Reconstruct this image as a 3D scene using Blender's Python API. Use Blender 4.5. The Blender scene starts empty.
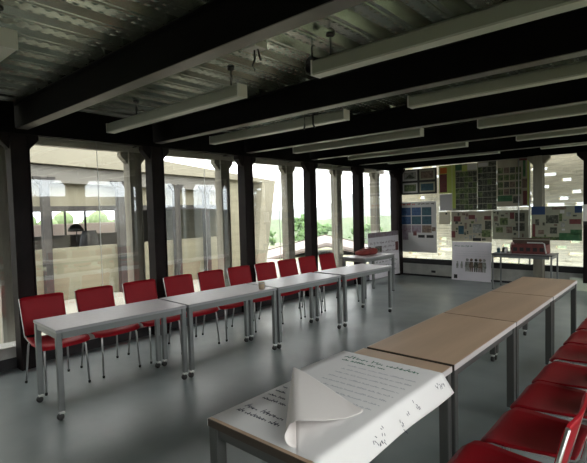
import bpy, bmesh, math, random
from mathutils import Vector, Matrix

scene = bpy.context.scene
COL = scene.collection
random.seed(7)

# ------------------------------------------------------------------ camera
F_PX = 452.02
YAW, PITCH, ROLL = -0.7215, -0.0459, -0.0260
fw = Vector((math.sin(YAW), math.cos(YAW), 0)); rt = Vector((math.cos(YAW), -math.sin(YAW), 0)); up = Vector((0, 0, 1))
fw2 = fw * math.cos(PITCH) + up * math.sin(PITCH)
up2 = up * math.cos(PITCH) - fw * math.sin(PITCH)
rt3 = rt * math.cos(ROLL) + up2 * math.sin(ROLL)
up3 = up2 * math.cos(ROLL) - rt * math.sin(ROLL)
cam = bpy.data.cameras.new('camera')
cam.sensor_fit = 'HORIZONTAL'; cam.sensor_width = 36.0
cam.lens = F_PX / 587 * 36.0
cam.clip_start = 0.05; cam.clip_end = 1000
cam_o = bpy.data.objects.new('camera', cam); COL.objects.link(cam_o)
M = Matrix((rt3, up3, -fw2)).transposed().to_4x4()
M.translation = Vector((4.38, 0, 1.644))
cam_o.matrix_world = M
scene.camera = cam_o

# ------------------------------------------------------------------ sky and exposure
w = bpy.data.worlds.new('overcast_sky'); scene.world = w; w.use_nodes = True
nt = w.node_tree; bg = nt.nodes['Background']
tc = nt.nodes.new('ShaderNodeTexCoord'); sx = nt.nodes.new('ShaderNodeSeparateXYZ')
rp = nt.nodes.new('ShaderNodeValToRGB')
nt.links.new(tc.outputs['Generated'], sx.inputs[0]); nt.links.new(sx.outputs['Z'], rp.inputs[0])
rp.color_ramp.elements[0].position = 0.0; rp.color_ramp.elements[0].color = (0.86, 0.93, 1.0, 1)
rp.color_ramp.elements[1].position = 0.35; rp.color_ramp.elements[1].color = (1.0, 0.99, 0.97, 1)
nt.links.new(rp.outputs[0], bg.inputs['Color'])
bg.inputs['Strength'].default_value = 2.6
vs = scene.view_settings
vs.view_transform = 'Standard'; vs.look = 'None'; vs.gamma = 1; vs.use_curve_mapping = False
vs.exposure = 1.3
cy = scene.cycles
cy.max_bounces = 10; cy.diffuse_bounces = 6; cy.glossy_bounces = 4; cy.transparent_max_bounces = 24
cy.use_denoising = True; cy.sample_clamp_indirect = 6.0
cy.volume_bounces = 2; cy.caustics_reflective = False; cy.caustics_refractive = False

# ------------------------------------------------------------------ materials
def mat(name, col, rough=0.6, metal=0.0, var=0.0, scale=8.0, bump=0.0, spec=0.5, col2=None, stretch=None):
    m = bpy.data.materials.new(name); m.use_nodes = True
    t = m.node_tree; b = t.nodes['Principled BSDF']
    b.inputs['Roughness'].default_value = rough; b.inputs['Metallic'].default_value = metal
    b.inputs['Specular IOR Level'].default_value = spec
    b.inputs['Base Color'].default_value = (*col, 1)
    if var or bump or col2:
        c = t.nodes.new('ShaderNodeTexCoord'); n = t.nodes.new('ShaderNodeTexNoise')
        mp = t.nodes.new('ShaderNodeMapping')
        if stretch: mp.inputs['Scale'].default_value = stretch
        t.links.new(c.outputs['Object'], mp.inputs[0]); t.links.new(mp.outputs[0], n.inputs['Vector'])
        n.inputs['Scale'].default_value = scale; n.inputs['Detail'].default_value = 5
        r = t.nodes.new('ShaderNodeValToRGB')
        r.color_ramp.elements[0].position = .35; r.color_ramp.elements[1].position = .65
        c2 = col2 if col2 else tuple(min(1, x * (1 + var)) for x in col)
        c1 = col if col2 else tuple(x * (1 - var) for x in col)
        r.color_ramp.elements[0].color = (*c1, 1); r.color_ramp.elements[1].color = (*c2, 1)
        t.links.new(n.outputs['Fac'], r.inputs[0]); t.links.new(r.outputs[0], b.inputs['Base Color'])
        if bump:
            bp = t.nodes.new('ShaderNodeBump'); bp.inputs['Strength'].default_value = bump; bp.inputs['Distance'].default_value = .02
            t.links.new(n.outputs['Fac'], bp.inputs['Height']); t.links.new(bp.outputs[0], b.inputs['Normal'])
    return m

def glass_mat(name, tint=(0.97, 0.98, 0.97), ior=1.5, boost=1.0):
    m = bpy.data.materials.new(name); m.use_nodes = True; t = m.node_tree; t.nodes.clear()
    o = t.nodes.new('ShaderNodeOutputMaterial'); mx = t.nodes.new('ShaderNodeMixShader')
    tr = t.nodes.new('ShaderNodeBsdfTransparent'); gl = t.nodes.new('ShaderNodeBsdfGlossy'); fr = t.nodes.new('ShaderNodeLayerWeight')
    tr.inputs[0].default_value = (*tint, 1); gl.inputs['Roughness'].default_value = 0.01
    lw = fr; lw.inputs['Blend'].default_value = .5                      # Schlick's reflectance, the same from both sides of the pane
    pw = t.nodes.new('ShaderNodeMath'); pw.operation = 'POWER'; pw.inputs[1].default_value = 5
    ma = t.nodes.new('ShaderNodeMath'); ma.operation = 'MULTIPLY_ADD'; ma.inputs[1].default_value = .96 * boost; ma.inputs[2].default_value = .04 * boost; ma.use_clamp = True
    t.links.new(lw.outputs['Facing'], pw.inputs[0]); t.links.new(pw.outputs[0], ma.inputs[0]); t.links.new(ma.outputs[0], mx.inputs[0])
    t.links.new(tr.outputs[0], mx.inputs[1]); t.links.new(gl.outputs[0], mx.inputs[2]); t.links.new(mx.outputs[0], o.inputs[0])
    return m

def photo_mat(name, cols, scale=9.0):
    """a printed photograph: patches of a few colours"""
    m = bpy.data.materials.new(name); m.use_nodes = True; t = m.node_tree; b = t.nodes['Principled BSDF']
    b.inputs['Roughness'].default_value = .55
    c = t.nodes.new('ShaderNodeTexCoord'); n = t.nodes.new('ShaderNodeTexNoise'); n.inputs['Scale'].default_value = scale
    n.inputs['Detail'].default_value = 6; n.inputs['Roughness'].default_value = .7
    r = t.nodes.new('ShaderNodeValToRGB'); el = r.color_ramp.elements
    k = len(cols)
    while len(el) < k: el.new(.5)
    for i, cc in enumerate(cols):
        el[i].position = .32 + .36 * i / max(1, k - 1); el[i].color = (*cc, 1)
    t.links.new(c.outputs['Object'], n.inputs['Vector']); t.links.new(n.outputs['Fac'], r.inputs[0]); t.links.new(r.outputs[0], b.inputs['Base Color'])
    return m

MAT = dict(
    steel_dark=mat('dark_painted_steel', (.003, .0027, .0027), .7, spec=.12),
    column_dark=mat('dark_brown_steel', (.012, .008, .008), .65, spec=.2, var=.25, scale=5),
    column_light=mat('weathered_grey_timber', (.27, .25, .20), .7, var=.25, scale=6, stretch=(1, 1, .15)),
    deck=mat('galvanised_deck', (.37, .41, .34), .27, .9, var=.15, scale=5, bump=.03, stretch=(1, .2, 1)),
    lamp=mat('lamp_housing_paint', (.32, .34, .27), .5),
    lamp_end=mat('lamp_end_cap', (.70, .70, .66), .5),
    lamp_lens=mat('lamp_lens', (.55, .56, .49), .35),
    glass=glass_mat('window_glass', boost=2.4),
    frame=mat('aluminium_edge', (.55, .56, .55), .35, .6),
    concrete=mat('pale_concrete', (.46, .46, .43), .8, var=.12, scale=6),
    dark_gap=mat('dark_recess', (.02, .02, .022), .7),
    wall=mat('plaster_wall', (.42, .40, .36), .85, var=.05),
    stone=mat('pale_brick', (.72, .66, .50), .85, var=.15, scale=4, stretch=(1, 1, 12)),
    laminate=mat('lilac_grey_laminate', (.47, .42, .45), .38, var=.04, scale=20),
    table_edge=mat('grey_table_edge', (.30, .30, .31), .45),
    wood=mat('beech_laminate', (.50, .355, .245), .45, var=.08, scale=7, stretch=(1, .12, 1)),
    pale_edge=mat('pale_table_edging', (.55, .52, .52), .4),
    table_steel=mat('grey_table_steel', (.075, .078, .075), .45, .2),
    leg_alu=mat('table_leg_aluminium', (.21, .22, .22), .4, .5),
    rubber=mat('black_rubber', (.02, .02, .02), .6),
    chrome=mat('chair_chrome', (.50, .50, .50), .28, .9),
    red=mat('red_plastic', (.33, .006, .014), .5, var=.06, scale=3, spec=.2),
    paper=mat('white_paper', (.80, .79, .79), .8, var=.02, scale=3),
    paper_grey=mat('grey_paper', (.42, .41, .42), .8),
    cream=mat('cream_paper', (.60, .56, .42), .8),
    ink=mat('blue_black_ink', (.02, .025, .06), .7),
    ink_green=mat('green_ink', (.03, .16, .10), .7),
    ink_faint=mat('faint_grey_ink', (.50, .51, .55), .7),
    ink_red=mat('red_ink', (.50, .05, .04), .7),
    black=mat('black_plastic', (.012, .012, .013), .5),
)

def floor_mat():
    m = mat('polished_concrete', (.145, .172, .172), .34, col2=(.205, .233, .235), scale=1.3, spec=.5)
    t = m.node_tree; b = t.nodes['Principled BSDF']
    c = t.nodes.new('ShaderNodeTexCoord'); n = t.nodes.new('ShaderNodeTexNoise'); n.inputs['Scale'].default_value = 2.2; n.inputs['Detail'].default_value = 8
    mr = t.nodes.new('ShaderNodeMapRange'); mr.inputs['To Min'].default_value = .27; mr.inputs['To Max'].default_value = .44
    t.links.new(c.outputs['Object'], n.inputs['Vector']); t.links.new(n.outputs['Fac'], mr.inputs['Value']); t.links.new(mr.outputs[0], b.inputs['Roughness'])
    return m
MAT['floor'] = floor_mat()

# ------------------------------------------------------------------ mesh helpers
class MB:
    def __init__(s): s.bm = bmesh.new(); s.m = []
    def mi(s, m):
        if m not in s.m: s.m.append(m)
        return s.m.index(m)
    def poly(s, pts, m=0):
        f = s.bm.faces.new([s.bm.verts.new(p) for p in pts]); f.material_index = m; return f
    def box(s, x0, x1, y0, y1, z0, z1, m=0):
        v = [s.bm.verts.new((x, y, z)) for z in (z0, z1) for y in (y0, y1) for x in (x0, x1)]
        for q in ((0, 2, 3, 1), (4, 5, 7, 6), (0, 1, 5, 4), (2, 6, 7, 3), (0, 4, 6, 2), (1, 3, 7, 5)):
            f = s.bm.faces.new([v[i] for i in q]); f.material_index = m
        return s
    def prism(s, poly, axis, a, b, m=0):
        """extrude a 2-D polygon along axis: poly in the other two axes, in order xyz"""
        def P(p, t):
            return {'x': (t, p[0], p[1]), 'y': (p[0], t, p[1]), 'z': (p[0], p[1], t)}[axis]
        A = [s.bm.verts.new(P(p, a)) for p in poly]; B = [s.bm.verts.new(P(p, b)) for p in poly]
        n = len(poly)
        fs = [s.bm.faces.new(A), s.bm.faces.new(B[::-1])]
        for i in range(n): fs.append(s.bm.faces.new((A[i], B[i], B[(i + 1) % n], A[(i + 1) % n])))
        for f in fs: f.material_index = m
        return s
    def tube(s, pts, r, n=8, m=0, closed=False):
        pts = [Vector(p) for p in pts]; rings = []
        N = len(pts); ref = Vector((0, 0, 1))
        for i, p in enumerate(pts):
            if closed: d = (pts[(i + 1) % N] - pts[i - 1]).normalized()
            else: d = ((pts[min(i + 1, N - 1)] - pts[max(i - 1, 0)])).normalized()
            a = d.cross(ref)
            if a.length < .05: a = d.cross(Vector((1, 0, 0)))
            a.normalize(); b = a.cross(d)
            rr = r[i] if isinstance(r, (list, tuple)) else r
            rings.append([s.bm.verts.new(p + a * rr * math.cos(2 * math.pi * k / n) + b * rr * math.sin(2 * math.pi * k / n)) for k in range(n)])
        for i in range(N if closed else N - 1):
            A, B = rings[i], rings[(i + 1) % N]
            for k in range(n):
                f = s.bm.faces.new((A[k], A[(k + 1) % n], B[(k + 1) % n], B[k])); f.material_index = m; f.smooth = True
        if not closed:
            s.bm.faces.new(rings[0][::-1]).material_index = m; s.bm.faces.new(rings[-1]).material_index = m
        return s
    def lathe(s, prof, c=(0, 0, 0), n=16, m=0, axis='z'):
        rings = []
        for r, h in prof:
            ring = []
            for k in range(n):
                a = 2 * math.pi * k / n; p = (r * math.cos(a), r * math.sin(a), h)
                if axis == 'y': p = (p[0], p[2], p[1])
                if axis == 'x': p = (p[2], p[0], p[1])
                ring.append(s.bm.verts.new((p[0] + c[0], p[1] + c[1], p[2] + c[2])))
            rings.append(ring)
        for A, B in zip(rings, rings[1:]):
            for k in range(n):
                f = s.bm.faces.new((A[k], A[(k + 1) % n], B[(k + 1) % n], B[k])); f.smooth = True; f.material_index = m
        s.bm.faces.new(rings[0][::-1]).material_index = m; s.bm.faces.new(rings[-1]).material_index = m
        return s
    def sheet(s, fn, nu, nv, th, m=0, both=True):
        """a thin curved sheet: fn(u,v)->(point, normal)"""
        def grid(off):
            g = []
            for i in range(nu + 1):
                row = []
                for j in range(nv + 1):
                    p, nrm = fn(i / nu, j / nv); row.append(s.bm.verts.new(Vector(p) + Vector(nrm) * off))
                g.append(row)
            return g
        T, B = grid(0), grid(-th)
        for i in range(nu):
            for j in range(nv):
                f = s.bm.faces.new((T[i][j], T[i + 1][j], T[i + 1][j + 1], T[i][j + 1])); f.smooth = True; f.material_index = m
                f = s.bm.faces.new((B[i][j], B[i][j + 1], B[i + 1][j + 1], B[i + 1][j])); f.smooth = True; f.material_index = m
        edge = [(i, 0) for i in range(nu)] + [(nu, j) for j in range(nv)] + [(i, nv) for i in range(nu, 0, -1)] + [(0, j) for j in range(nv, 0, -1)]
        for k in range(len(edge)):
            a = edge[k]; b = edge[(k + 1) % len(edge)]
            f = s.bm.faces.new((T[a[0]][a[1]], B[a[0]][a[1]], B[b[0]][b[1]], T[b[0]][b[1]])); f.material_index = m
        return s
    def build(s, name, mats, parent=None, bevel=0, loc=None):
        me = bpy.data.meshes.new(name)
        bmesh.ops.recalc_face_normals(s.bm, faces=s.bm.faces)
        s.bm.to_mesh(me); s.bm.free()
        for m in (mats if isinstance(mats, (list, tuple)) else [mats]): me.materials.append(m)
        o = bpy.data.objects.new(name, me); COL.objects.link(o)
        if parent: o.parent = parent
        if loc: o.location = loc
        if bevel:
            b = o.modifiers.new('bevel', 'BEVEL'); b.width = bevel; b.segments = 2; b.limit_method = 'ANGLE'; b.angle_limit = math.radians(40)
        return o

def tag(o, label=None, cat=None, group=None, kind=None):
    if label: o['label'] = label
    if cat: o['category'] = cat
    if group: o['group'] = group
    if kind: o['kind'] = kind
    return o
def thing(name, label, cat, loc=(0, 0, 0), rz=0, group=None):
    o = bpy.data.objects.new(name, None); o.empty_display_size = .1; COL.objects.link(o)
    o.location = loc; o.rotation_euler = (0, 0, rz)
    return tag(o, label, cat, group)
def struct(o, label, cat): return tag(o, label, cat, kind='structure')
def copy_tree(o, parent=None):
    c = o.copy(); COL.objects.link(c)
    if parent: c.parent = parent
    for ch in list(o.children): copy_tree(ch, c)
    return c

# ================================================================== SETTING
PITCH_Y = 1.655
BY = [1.775 + PITCH_Y * i for i in range(6)]          # ceiling beams
CYS = [1.735 + PITCH_Y * i for i in range(6)]          # columns
XR = 4.8                                               # right window wall
DY = 10.12                                             # far window wall
Y0 = -1.6                                              # wall behind the camera
HB = 2.60

o = MB().box(-1.2, XR + .1, Y0, DY + .05, -.15, 0).build('floor', MAT['floor']); struct(o, 'grey green polished concrete floor', 'floor')

# corrugated deck: ribs run along y
b = MB(); pitch = .28; x = -2.3; prof = []
while x < XR + 1.0:
    prof += [(x, 2.945), (x + .05, 2.875), (x + .16, 2.875), (x + .165, 2.882), (x + .185, 2.882), (x + .19, 2.875), (x + .21, 2.875), (x + .26, 2.945)]
    x += pitch
for (a, za), (c, zc) in zip(prof, prof[1:]): b.poly([(a, Y0 - .6, za), (c, Y0 - .6, zc), (c, DY + .55, zc), (a, DY + .55, za)])
dents = []
b.box(prof[0][0], prof[-1][0], Y0 - .6, DY + .55, 2.947, 3.06)
# embossed dimples along the flats of every rib
x = -2.3
while x < XR + 1.0:
    for row in (.065, .14):
        yy = -.3
        while yy < 5.0:
            cx, cyy = x + row, yy
            p = [b.bm.verts.new((cx + sx_ * .011, cyy + sy_ * .022, 2.8745)) for sx_, sy_ in ((-1, -1), (1, -1), (1, 1), (-1, 1))]
            q = b.bm.verts.new((cx, cyy, 2.8685))
            for i in range(4): b.bm.faces.new((p[i], p[(i + 1) % 4], q))
            yy += .075
    x += pitch
o = b.build('ceiling', MAT['deck']); struct(o, 'galvanised corrugated metal deck ceiling with embossed ribs', 'ceiling')

MAT['flange'] = mat('lit_grey_flange', (.13, .12, .10), .35, var=.3, scale=3)  # paler than the webs: light caught by the undersides is put into this grey
def ibeam_x(y, x0, x1):
    b = MB()
    b.prism([(y - .055, HB), (y + .055, HB), (y + .055, HB + .012), (y + .006, HB + .014), (y + .006, 2.86), (y + .055, 2.862), (y + .055, 2.874), (y - .055, 2.874), (y - .055, 2.862), (y - .006, 2.86), (y - .006, HB + .014), (y - .055, HB + .012)], 'x', x0, x1)
    return b
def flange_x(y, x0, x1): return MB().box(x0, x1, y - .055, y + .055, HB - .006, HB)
ordn = ['nearest', 'second', 'third', 'fourth', 'fifth', 'sixth']
for i, y in enumerate(BY):
    b = ibeam_x(y, -1.9, XR + .3)
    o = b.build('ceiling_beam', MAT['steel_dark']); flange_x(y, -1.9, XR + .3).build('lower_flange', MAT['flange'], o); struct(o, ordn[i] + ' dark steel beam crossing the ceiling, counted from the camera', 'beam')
o = ibeam_x(BY[0] - PITCH_Y, -1.9, XR + .3).build('ceiling_beam', MAT['steel_dark']); struct(o, 'dark steel beam overhead at the camera, in front of the nearest one in view', 'beam')

def header(x, name, label, m, z0=2.52, z1=2.60, wd=.10):
    b = MB(); b.box(x - wd / 2, x + wd / 2, Y0, DY + .3, z0, z1)
    o = b.build(name, m); struct(o, label, 'beam')
MAT['eaves'] = mat('pale_eaves_paint', (.62, .58, .52), .8, var=.05)
header(-1.07, 'header_beam', 'dark steel header along the top of the left columns', MAT['steel_dark'], 2.545, 2.599)
for i, (a, c) in enumerate(zip([Y0] + [y + .06 for y in [BY[0] - PITCH_Y] + BY], [y - .06 for y in [BY[0] - PITCH_Y] + BY] + [DY - .07])):
    if c - a < .1: continue
    for x_, sd in ((-1.08, 'left'), (XR + .06, 'right')):
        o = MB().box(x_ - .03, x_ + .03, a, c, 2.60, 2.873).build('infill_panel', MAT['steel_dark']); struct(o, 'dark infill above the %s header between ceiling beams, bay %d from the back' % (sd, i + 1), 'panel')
header(-1.65, 'eaves_beam', 'pale grey eaves beam on the outer left columns', MAT['eaves'], 2.53, 2.70)
header(XR + .06, 'header_beam', 'dark steel header along the top of the right window wall', MAT['steel_dark'], 2.545, 2.599)

def column(x, y, along, m, label, ztop, z0=0.0, name='column'):
    """square column with a tapered foot and flared bracket arms along one axis"""
    b = MB(); h = .085
    b.box(x - h * .8, x + h * .8, y - h, y + h, z0, ztop)
    for f in (-1, 1):
        b.box(x - h, x + h, y + f * h - .008, y + f * h + .008, z0, ztop)
    for s_ in (-1, 1):
        pts = [(s_ * h, ztop - .17), (s_ * (h + .02), ztop - .16), (s_ * (h + .115), ztop - .055), (s_ * (h + .115), ztop), (s_ * h, ztop)]
        if along == 'y': b.prism([(y + p[0], p[1]) for p in pts], 'x', x - .05, x + .05)
        else: b.prism([(x + p[0], p[1]) for p in pts], 'y', y - .05, y + .05)
    o = b.build(name, m, bevel=.004); struct(o, label, 'column'); return o
for i, y in enumerate(CYS):
    column(-1.07, y, 'y', MAT['column_dark'], ordn[i] + ' dark inner column of the left window wall, counted from the camera', 2.544)
    column(-1.65, y, 'y', MAT['column_light'], ordn[i] + ' pale outer column outside the left glass, counted from the camera', 2.529, -.05)
for i, y in enumerate([CYS[0] - PITCH_Y] + CYS):
    column(XR - .02, y, 'y', MAT['column_dark'], 'dark inner column of the right window wall, number %s from the back' % (['one', 'two', 'three', 'four', 'five', 'six', 'seven'][i]), 2.544)
    column(XR + .56, y, 'y', MAT['column_light'], 'pale outer column outside the right glass, number %s from the back' % (['one', 'two', 'three', 'four', 'five', 'six', 'seven'][i]), 2.6, -.05)

# left glass wall: low concrete base, panes
b = MB(); b.box(-1.36, -1.15, Y0, DY, 0, .12)
o = b.build('baseboard_left', MAT['dark_gap']); struct(o, 'dark recessed plinth at the foot of the left glass wall', 'baseboard')
b = MB(); b.box(-1.40, -1.165, Y0, DY, .12, .24)
o = b.build('trim_1', MAT['concrete']); struct(o, 'pale concrete sill along the left glass wall', 'sill')
k = 0
ys = [Y0] + [c for c in CYS[:-1]] + [DY]
ys = [Y0, .08] + CYS[:5] + [DY]
for a, c in zip(ys, ys[1:]):
    k += 1
    b = MB(); b.box(-1.206, -1.200, a + .006, c - .006, .245, 2.60)
    o = b.build('window_%d' % k, MAT['glass']); struct(o, 'clear glass pane of the left wall, pane %d from the camera end' % k, 'window')
    f = MB(); f.box(-1.212, -1.194, c - .006, c + .006, .24, 2.6); f.build('glazing_joint', MAT['frame'], o)
    f = MB(); f.box(-1.207, -1.1995, (a + c) / 2 + .1, (a + c) / 2 + .106, .245, 2.6); f.build('glazing_joint', MAT['frame'], o)

# right glass wall
b = MB(); b.box(XR + .1, XR + .3, Y0, DY, 0, .24)
o = b.build('baseboard_right', MAT['concrete']); struct(o, 'concrete sill along the right window wall', 'baseboard')
for a, c in zip(ys, ys[1:]):
    k += 1
    b = MB(); b.box(XR + .15, XR + .156, a + .006, c - .006, .24, 2.6)
    o = b.build('window_%d' % k, MAT['glass']); struct(o, 'clear glass pane of the right wall, pane %d' % (k - len(ys) + 1), 'window')

# wall behind the camera
o = MB().box(-1.3, XR + .3, Y0 - .15, Y0, 0, 2.874).build('wall_back', MAT['wall']); struct(o, 'plain wall behind the camera', 'wall')

# far wall: white concrete base, dark slot, glass, lattice wall beyond
o = MB().box(-1.02, XR + .1, DY - .02, DY + .14, .0, .04).build('baseboard_far', MAT['dark_gap']); struct(o, 'dark skirting at the foot of the far wall', 'baseboard')
o = MB().box(-1.02, XR + .1, DY, DY + .14, .04, .29).build('trim_2', MAT['concrete']); struct(o, 'pale concrete base of the far glass wall', 'sill')
o = MB().box(-1.02, XR + .1, DY + .03, DY + .14, .29, .41).build('trim_3', MAT['dark_gap']); struct(o, 'dark recessed rail below the far glass', 'rail')
o = MB().box(-1.12, XR + .1, DY - .06, DY + .05, 2.60, 2.87).build('trim_4', MAT['steel_dark']); struct(o, 'dark steel beam above the far glass wall', 'beam')
for i, (a, c) in enumerate(((-1.02, .30), (.30, 1.90), (1.90, 2.86), (2.86, XR + .1))):
    k += 1
    b = MB(); b.box(a + .004, c - .004, DY + .03, DY + .036, .41, 2.60)
    o = b.build('window_%d' % k, MAT['glass']); struct(o, 'clear glass pane of the far wall, pane %d from the left corner' % (i + 1), 'window')
    f = MB(); f.box(c - .012, c + .012, DY + .015, DY + .03, .41, 2.6); f.build('glazing_joint', MAT['frame'], o)
column(2.11, DY - .13, 'x', MAT['column_light'], 'grey column against the far glass, right of the photo panels', 2.60)
column(2.96, DY - .13, 'x', MAT['column_dark'], 'dark column against the far glass at the right edge of the photo', 2.60)
column(-1.03, DY - .09, 'x', MAT['column_dark'], 'dark corner column where the left and far glass walls meet', 2.60)

for i, x_ in enumerate((1.715, 1.925)):
    o = MB().tube([(x_, DY - .045, .41), (x_, DY - .045, 2.60)], .011).build('trim_%d' % (5 + i), MAT['frame']); struct(o, ('thin pale vertical bar crossing the cream collage', 'thin pale vertical bar at the right edge of the cream collage')[i], 'bar')

# lattice of stacked pale bricks beyond the far glass
b = MB(); rr = random.Random(3); z = -.05; row = 0; LY = 11.05
while z < 3.1:
    x = -1.6
    gaps = []
    if row % 2 == 1:
        gx = -1.4 + rr.random() * .5
        while gx < 6:
            if rr.random() < .5: gaps.append((gx, gx + rr.choice((.17, .17, .2, .34))))
            gx += rr.choice((.42, .55, .55, .8))
    cur = -1.7
    for g in gaps + [(6.2, 6.4)]:
        xx = cur
        while xx < g[0] - 1e-4:
            e = min(xx + .38, g[0])
            off = rr.uniform(-.006, .006)
            b.box(xx + .002, e - .002, LY + off, LY + .16 + off, z, z + .062)
            xx = e
        cur = max(cur, g[1])
    z += .066; row += 1
o = b.build('wall_far', MAT['stone']); struct(o, 'lattice of stacked pale bricks with open slots beyond the far glass', 'wall')

# outside ground
gm = mat('outside_paving', (.36, .34, .29), .9, var=.1, scale=1)
o = MB().box(-9.5, -1.4, -6, 11.5, -.3, -.06).build('ground', gm); struct(o, 'pale paving between the two buildings', 'ground')
gg = mat('grass_slope', (.10, .14, .06), .95, col2=(.26, .24, .17), scale=.12)
b = MB()
b.poly([(-9.5, -40, -.3), (-9.5, 11.5, -.3), (-200, 11.5, -14), (-200, -40, -14)])
b.poly([(-9.5, 11.5, -.3), (7, 11.5, -.3), (7, 160, -12), (-200, 160, -14), (-200, 11.5, -14)])
b.poly([(XR + .3, -40, -.06), (60, -40, -1), (60, 160, -6), (7, 160, -12), (7, 11.5, -.3), (XR + .3, 11.4, -.06)])
o = b.build('terrain', gg); struct(o, 'grassy ground falling away outside', 'ground')

# ================================================================== NEIGHBOURING BUILDING
MAT['render'] = mat('beige_concrete_render', (.29, .27, .19), .85, var=.08, scale=1.2, stretch=(.3, .3, 7))
MAT['render2'] = mat('pale_slab_concrete', (.27, .25, .19), .85, var=.05, scale=1)
MAT['beam_grey'] = mat('grey_steel_beam', (.20, .19, .165), .6)
MAT['post'] = mat('dim_grey_post', (.05, .046, .043), .7, var=.2, scale=6)
MAT['panel'] = mat('beige_panel', (.27, .25, .18), .8, var=.04, scale=2)
MAT['leaf'] = mat('leaf_green', (.06, .13, .04), .8, col2=(.14, .24, .08), scale=9)
MAT['bark'] = mat('bark', (.10, .07, .05), .9)
nb = thing('building', 'long beige concrete building with sloping roof slab seen through the left glass wall', 'building', (-5, 3, -.06))
def nbp(mb, name, m, label=None, bevel=0):
    o = mb.build(name, m, nb, bevel); o.matrix_parent_inverse = Matrix.Translation((5, -3, .06))
    if label: o['label'] = label
    return o
b = MB(); b.prism([(-6, 4.02), (9.92, 2.55), (9.90, 2.49), (-6, 2.96)], 'x', -5.0, -9.2); nbp(b, 'roof_slab', MAT['render2'])
b = MB(); b.prism([(-6, 2.92), (8.1, 2.535), (8.1, 2.22), (-6, 2.56)], 'x', -5.14, -5.24); nbp(b, 'fascia_beam', MAT['beam_grey'])
b = MB(); b.prism([(-6, 2.58), (8.1, 2.28), (8.1, 1.84), (-6, 1.88)], 'x', -5.30, -5.36); nbp(b, 'upper_panel', MAT['panel'])
b = MB(); b.box(-5.38, -5.28, -6, 8.1, 1.75, 1.86); nbp(b, 'lintel', MAT['post'])
b = MB(); b.box(-5.40, -5.2, -6, 8.1, -.06, 1.0); nbp(b, 'low_wall', MAT['render'])
for y in (-2.8, -1.2, .35, 1.9, 3.45, 5.0, 6.45, 7.35):
    b = MB(); zt = 2.72 - (y + 6) * .024
    b.box(-5.17, -5.03, y - .07, y + .07, -.06, zt - .08)
    for s_ in (-1, 1):
        b.prism([(y + s_ * .07, zt - .24), (y + s_ * .2, zt - .1), (y + s_ * .2, zt - .06), (y + s_ * .07, zt - .06)], 'x', -5.14, -5.06)
    nbp(b, 'column', MAT['post'])
# end wall, leaning outward, with a reveal line
b = MB()
A0, A1, T0, T1 = 8.05, 9.40, 8.05, 9.90
b.bm.faces.ensure_lookup_table()
def hexa(b, bot, top):
    v = [b.bm.verts.new(p) for p in bot + top]
    for q in ((0, 3, 2, 1), (4, 5, 6, 7), (0, 1, 5, 4), (1, 2, 6, 5), (2, 3, 7, 6), (3, 0, 4, 7)): b.bm.faces.new([v[i] for i in q])
hexa(b, [(-5.18, 8.0, -.06), (-5.18, 9.1, -.06), (-9.0, 9.1, -.06), (-9.0, 8.0, -.06)], [(-5.18, 8.0, 2.53), (-5.18, 9.1, 2.53), (-9.0, 9.1, 2.53), (-9.0, 8.0, 2.53)])
nbp(b, 'end_wall', MAT['render'])
b = MB(); hexa(b, [(-5.0, 9.05, -.06), (-5.0, 9.38, -.06), (-9.0, 9.38, -.06), (-9.0, 9.05, -.06)], [(-5.0, 9.35, 2.50), (-5.0, 9.89, 2.49), (-9.0, 9.89, 2.49), (-9.0, 9.35, 2.50)])
nbp(b, 'end_fin', MAT['render2'])
# rear wall with window openings, dark interior floor
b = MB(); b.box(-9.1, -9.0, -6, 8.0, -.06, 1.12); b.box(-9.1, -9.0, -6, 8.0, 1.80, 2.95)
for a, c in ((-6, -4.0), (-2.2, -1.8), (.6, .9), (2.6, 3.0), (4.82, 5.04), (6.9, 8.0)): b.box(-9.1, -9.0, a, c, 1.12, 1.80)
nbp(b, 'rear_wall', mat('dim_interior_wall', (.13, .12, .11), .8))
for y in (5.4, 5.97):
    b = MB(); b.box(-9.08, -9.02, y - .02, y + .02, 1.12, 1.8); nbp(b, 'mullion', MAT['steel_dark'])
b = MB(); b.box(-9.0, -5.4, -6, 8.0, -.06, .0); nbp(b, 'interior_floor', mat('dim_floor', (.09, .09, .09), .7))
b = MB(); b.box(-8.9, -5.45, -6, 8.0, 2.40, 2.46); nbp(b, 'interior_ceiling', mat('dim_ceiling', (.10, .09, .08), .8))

# things inside it, seen over the low wall
dk = MAT['black']
t = thing('desk', 'dark desk inside the neighbouring building, behind its low wall', 'desk', (-6.3, 4.6, 0))
b = MB(); b.box(-.4, .4, -.9, 2.6, .80, .84); b.build('desk_top', mat('dark_desk', (.05, .05, .055), .5), t)
for sx_, sy_ in ((-.36, -.85), (.36, -.85), (-.36, 2.55), (.36, 2.55)):
    b = MB(); b.box(sx_ - .025, sx_ + .025, sy_ - .025, sy_ + .025, 0, .80); b.build('leg', dk, t)
t = thing('office_chair', 'dark rounded high-backed chair inside the neighbouring building', 'chair', (-5.75, 4.60, 0))
def softback(u, v, w0, h0, h1):
    y = (u - .5) * w0; z = h0 + (h1 - h0) * v
    rr_ = 1 - .35 * max(0, v - .6) / .4
    return (.05 - .25 * (u - .5) ** 2, y * rr_, z), (1, 0, 0)
b = MB(); b.sheet(lambda u, v: softback(u, v, .44, .62, 1.32), 8, 8, .06); b.build('backrest', dk, t)
b = MB(); b.box(.02, .42, -.2, .2, .46, .54); b.build('seat', dk, t, .03)
b = MB(); b.tube([(.2, 0, .06), (.2, 0, .46)], .03); b.build('pedestal', dk, t)
for k in range(5):
    a = k * 2 * math.pi / 5; b = MB(); b.tube([(.2, 0, .07), (.2 + .26 * math.cos(a), .26 * math.sin(a), .03)], .022); b.build('leg', dk, t)
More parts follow.
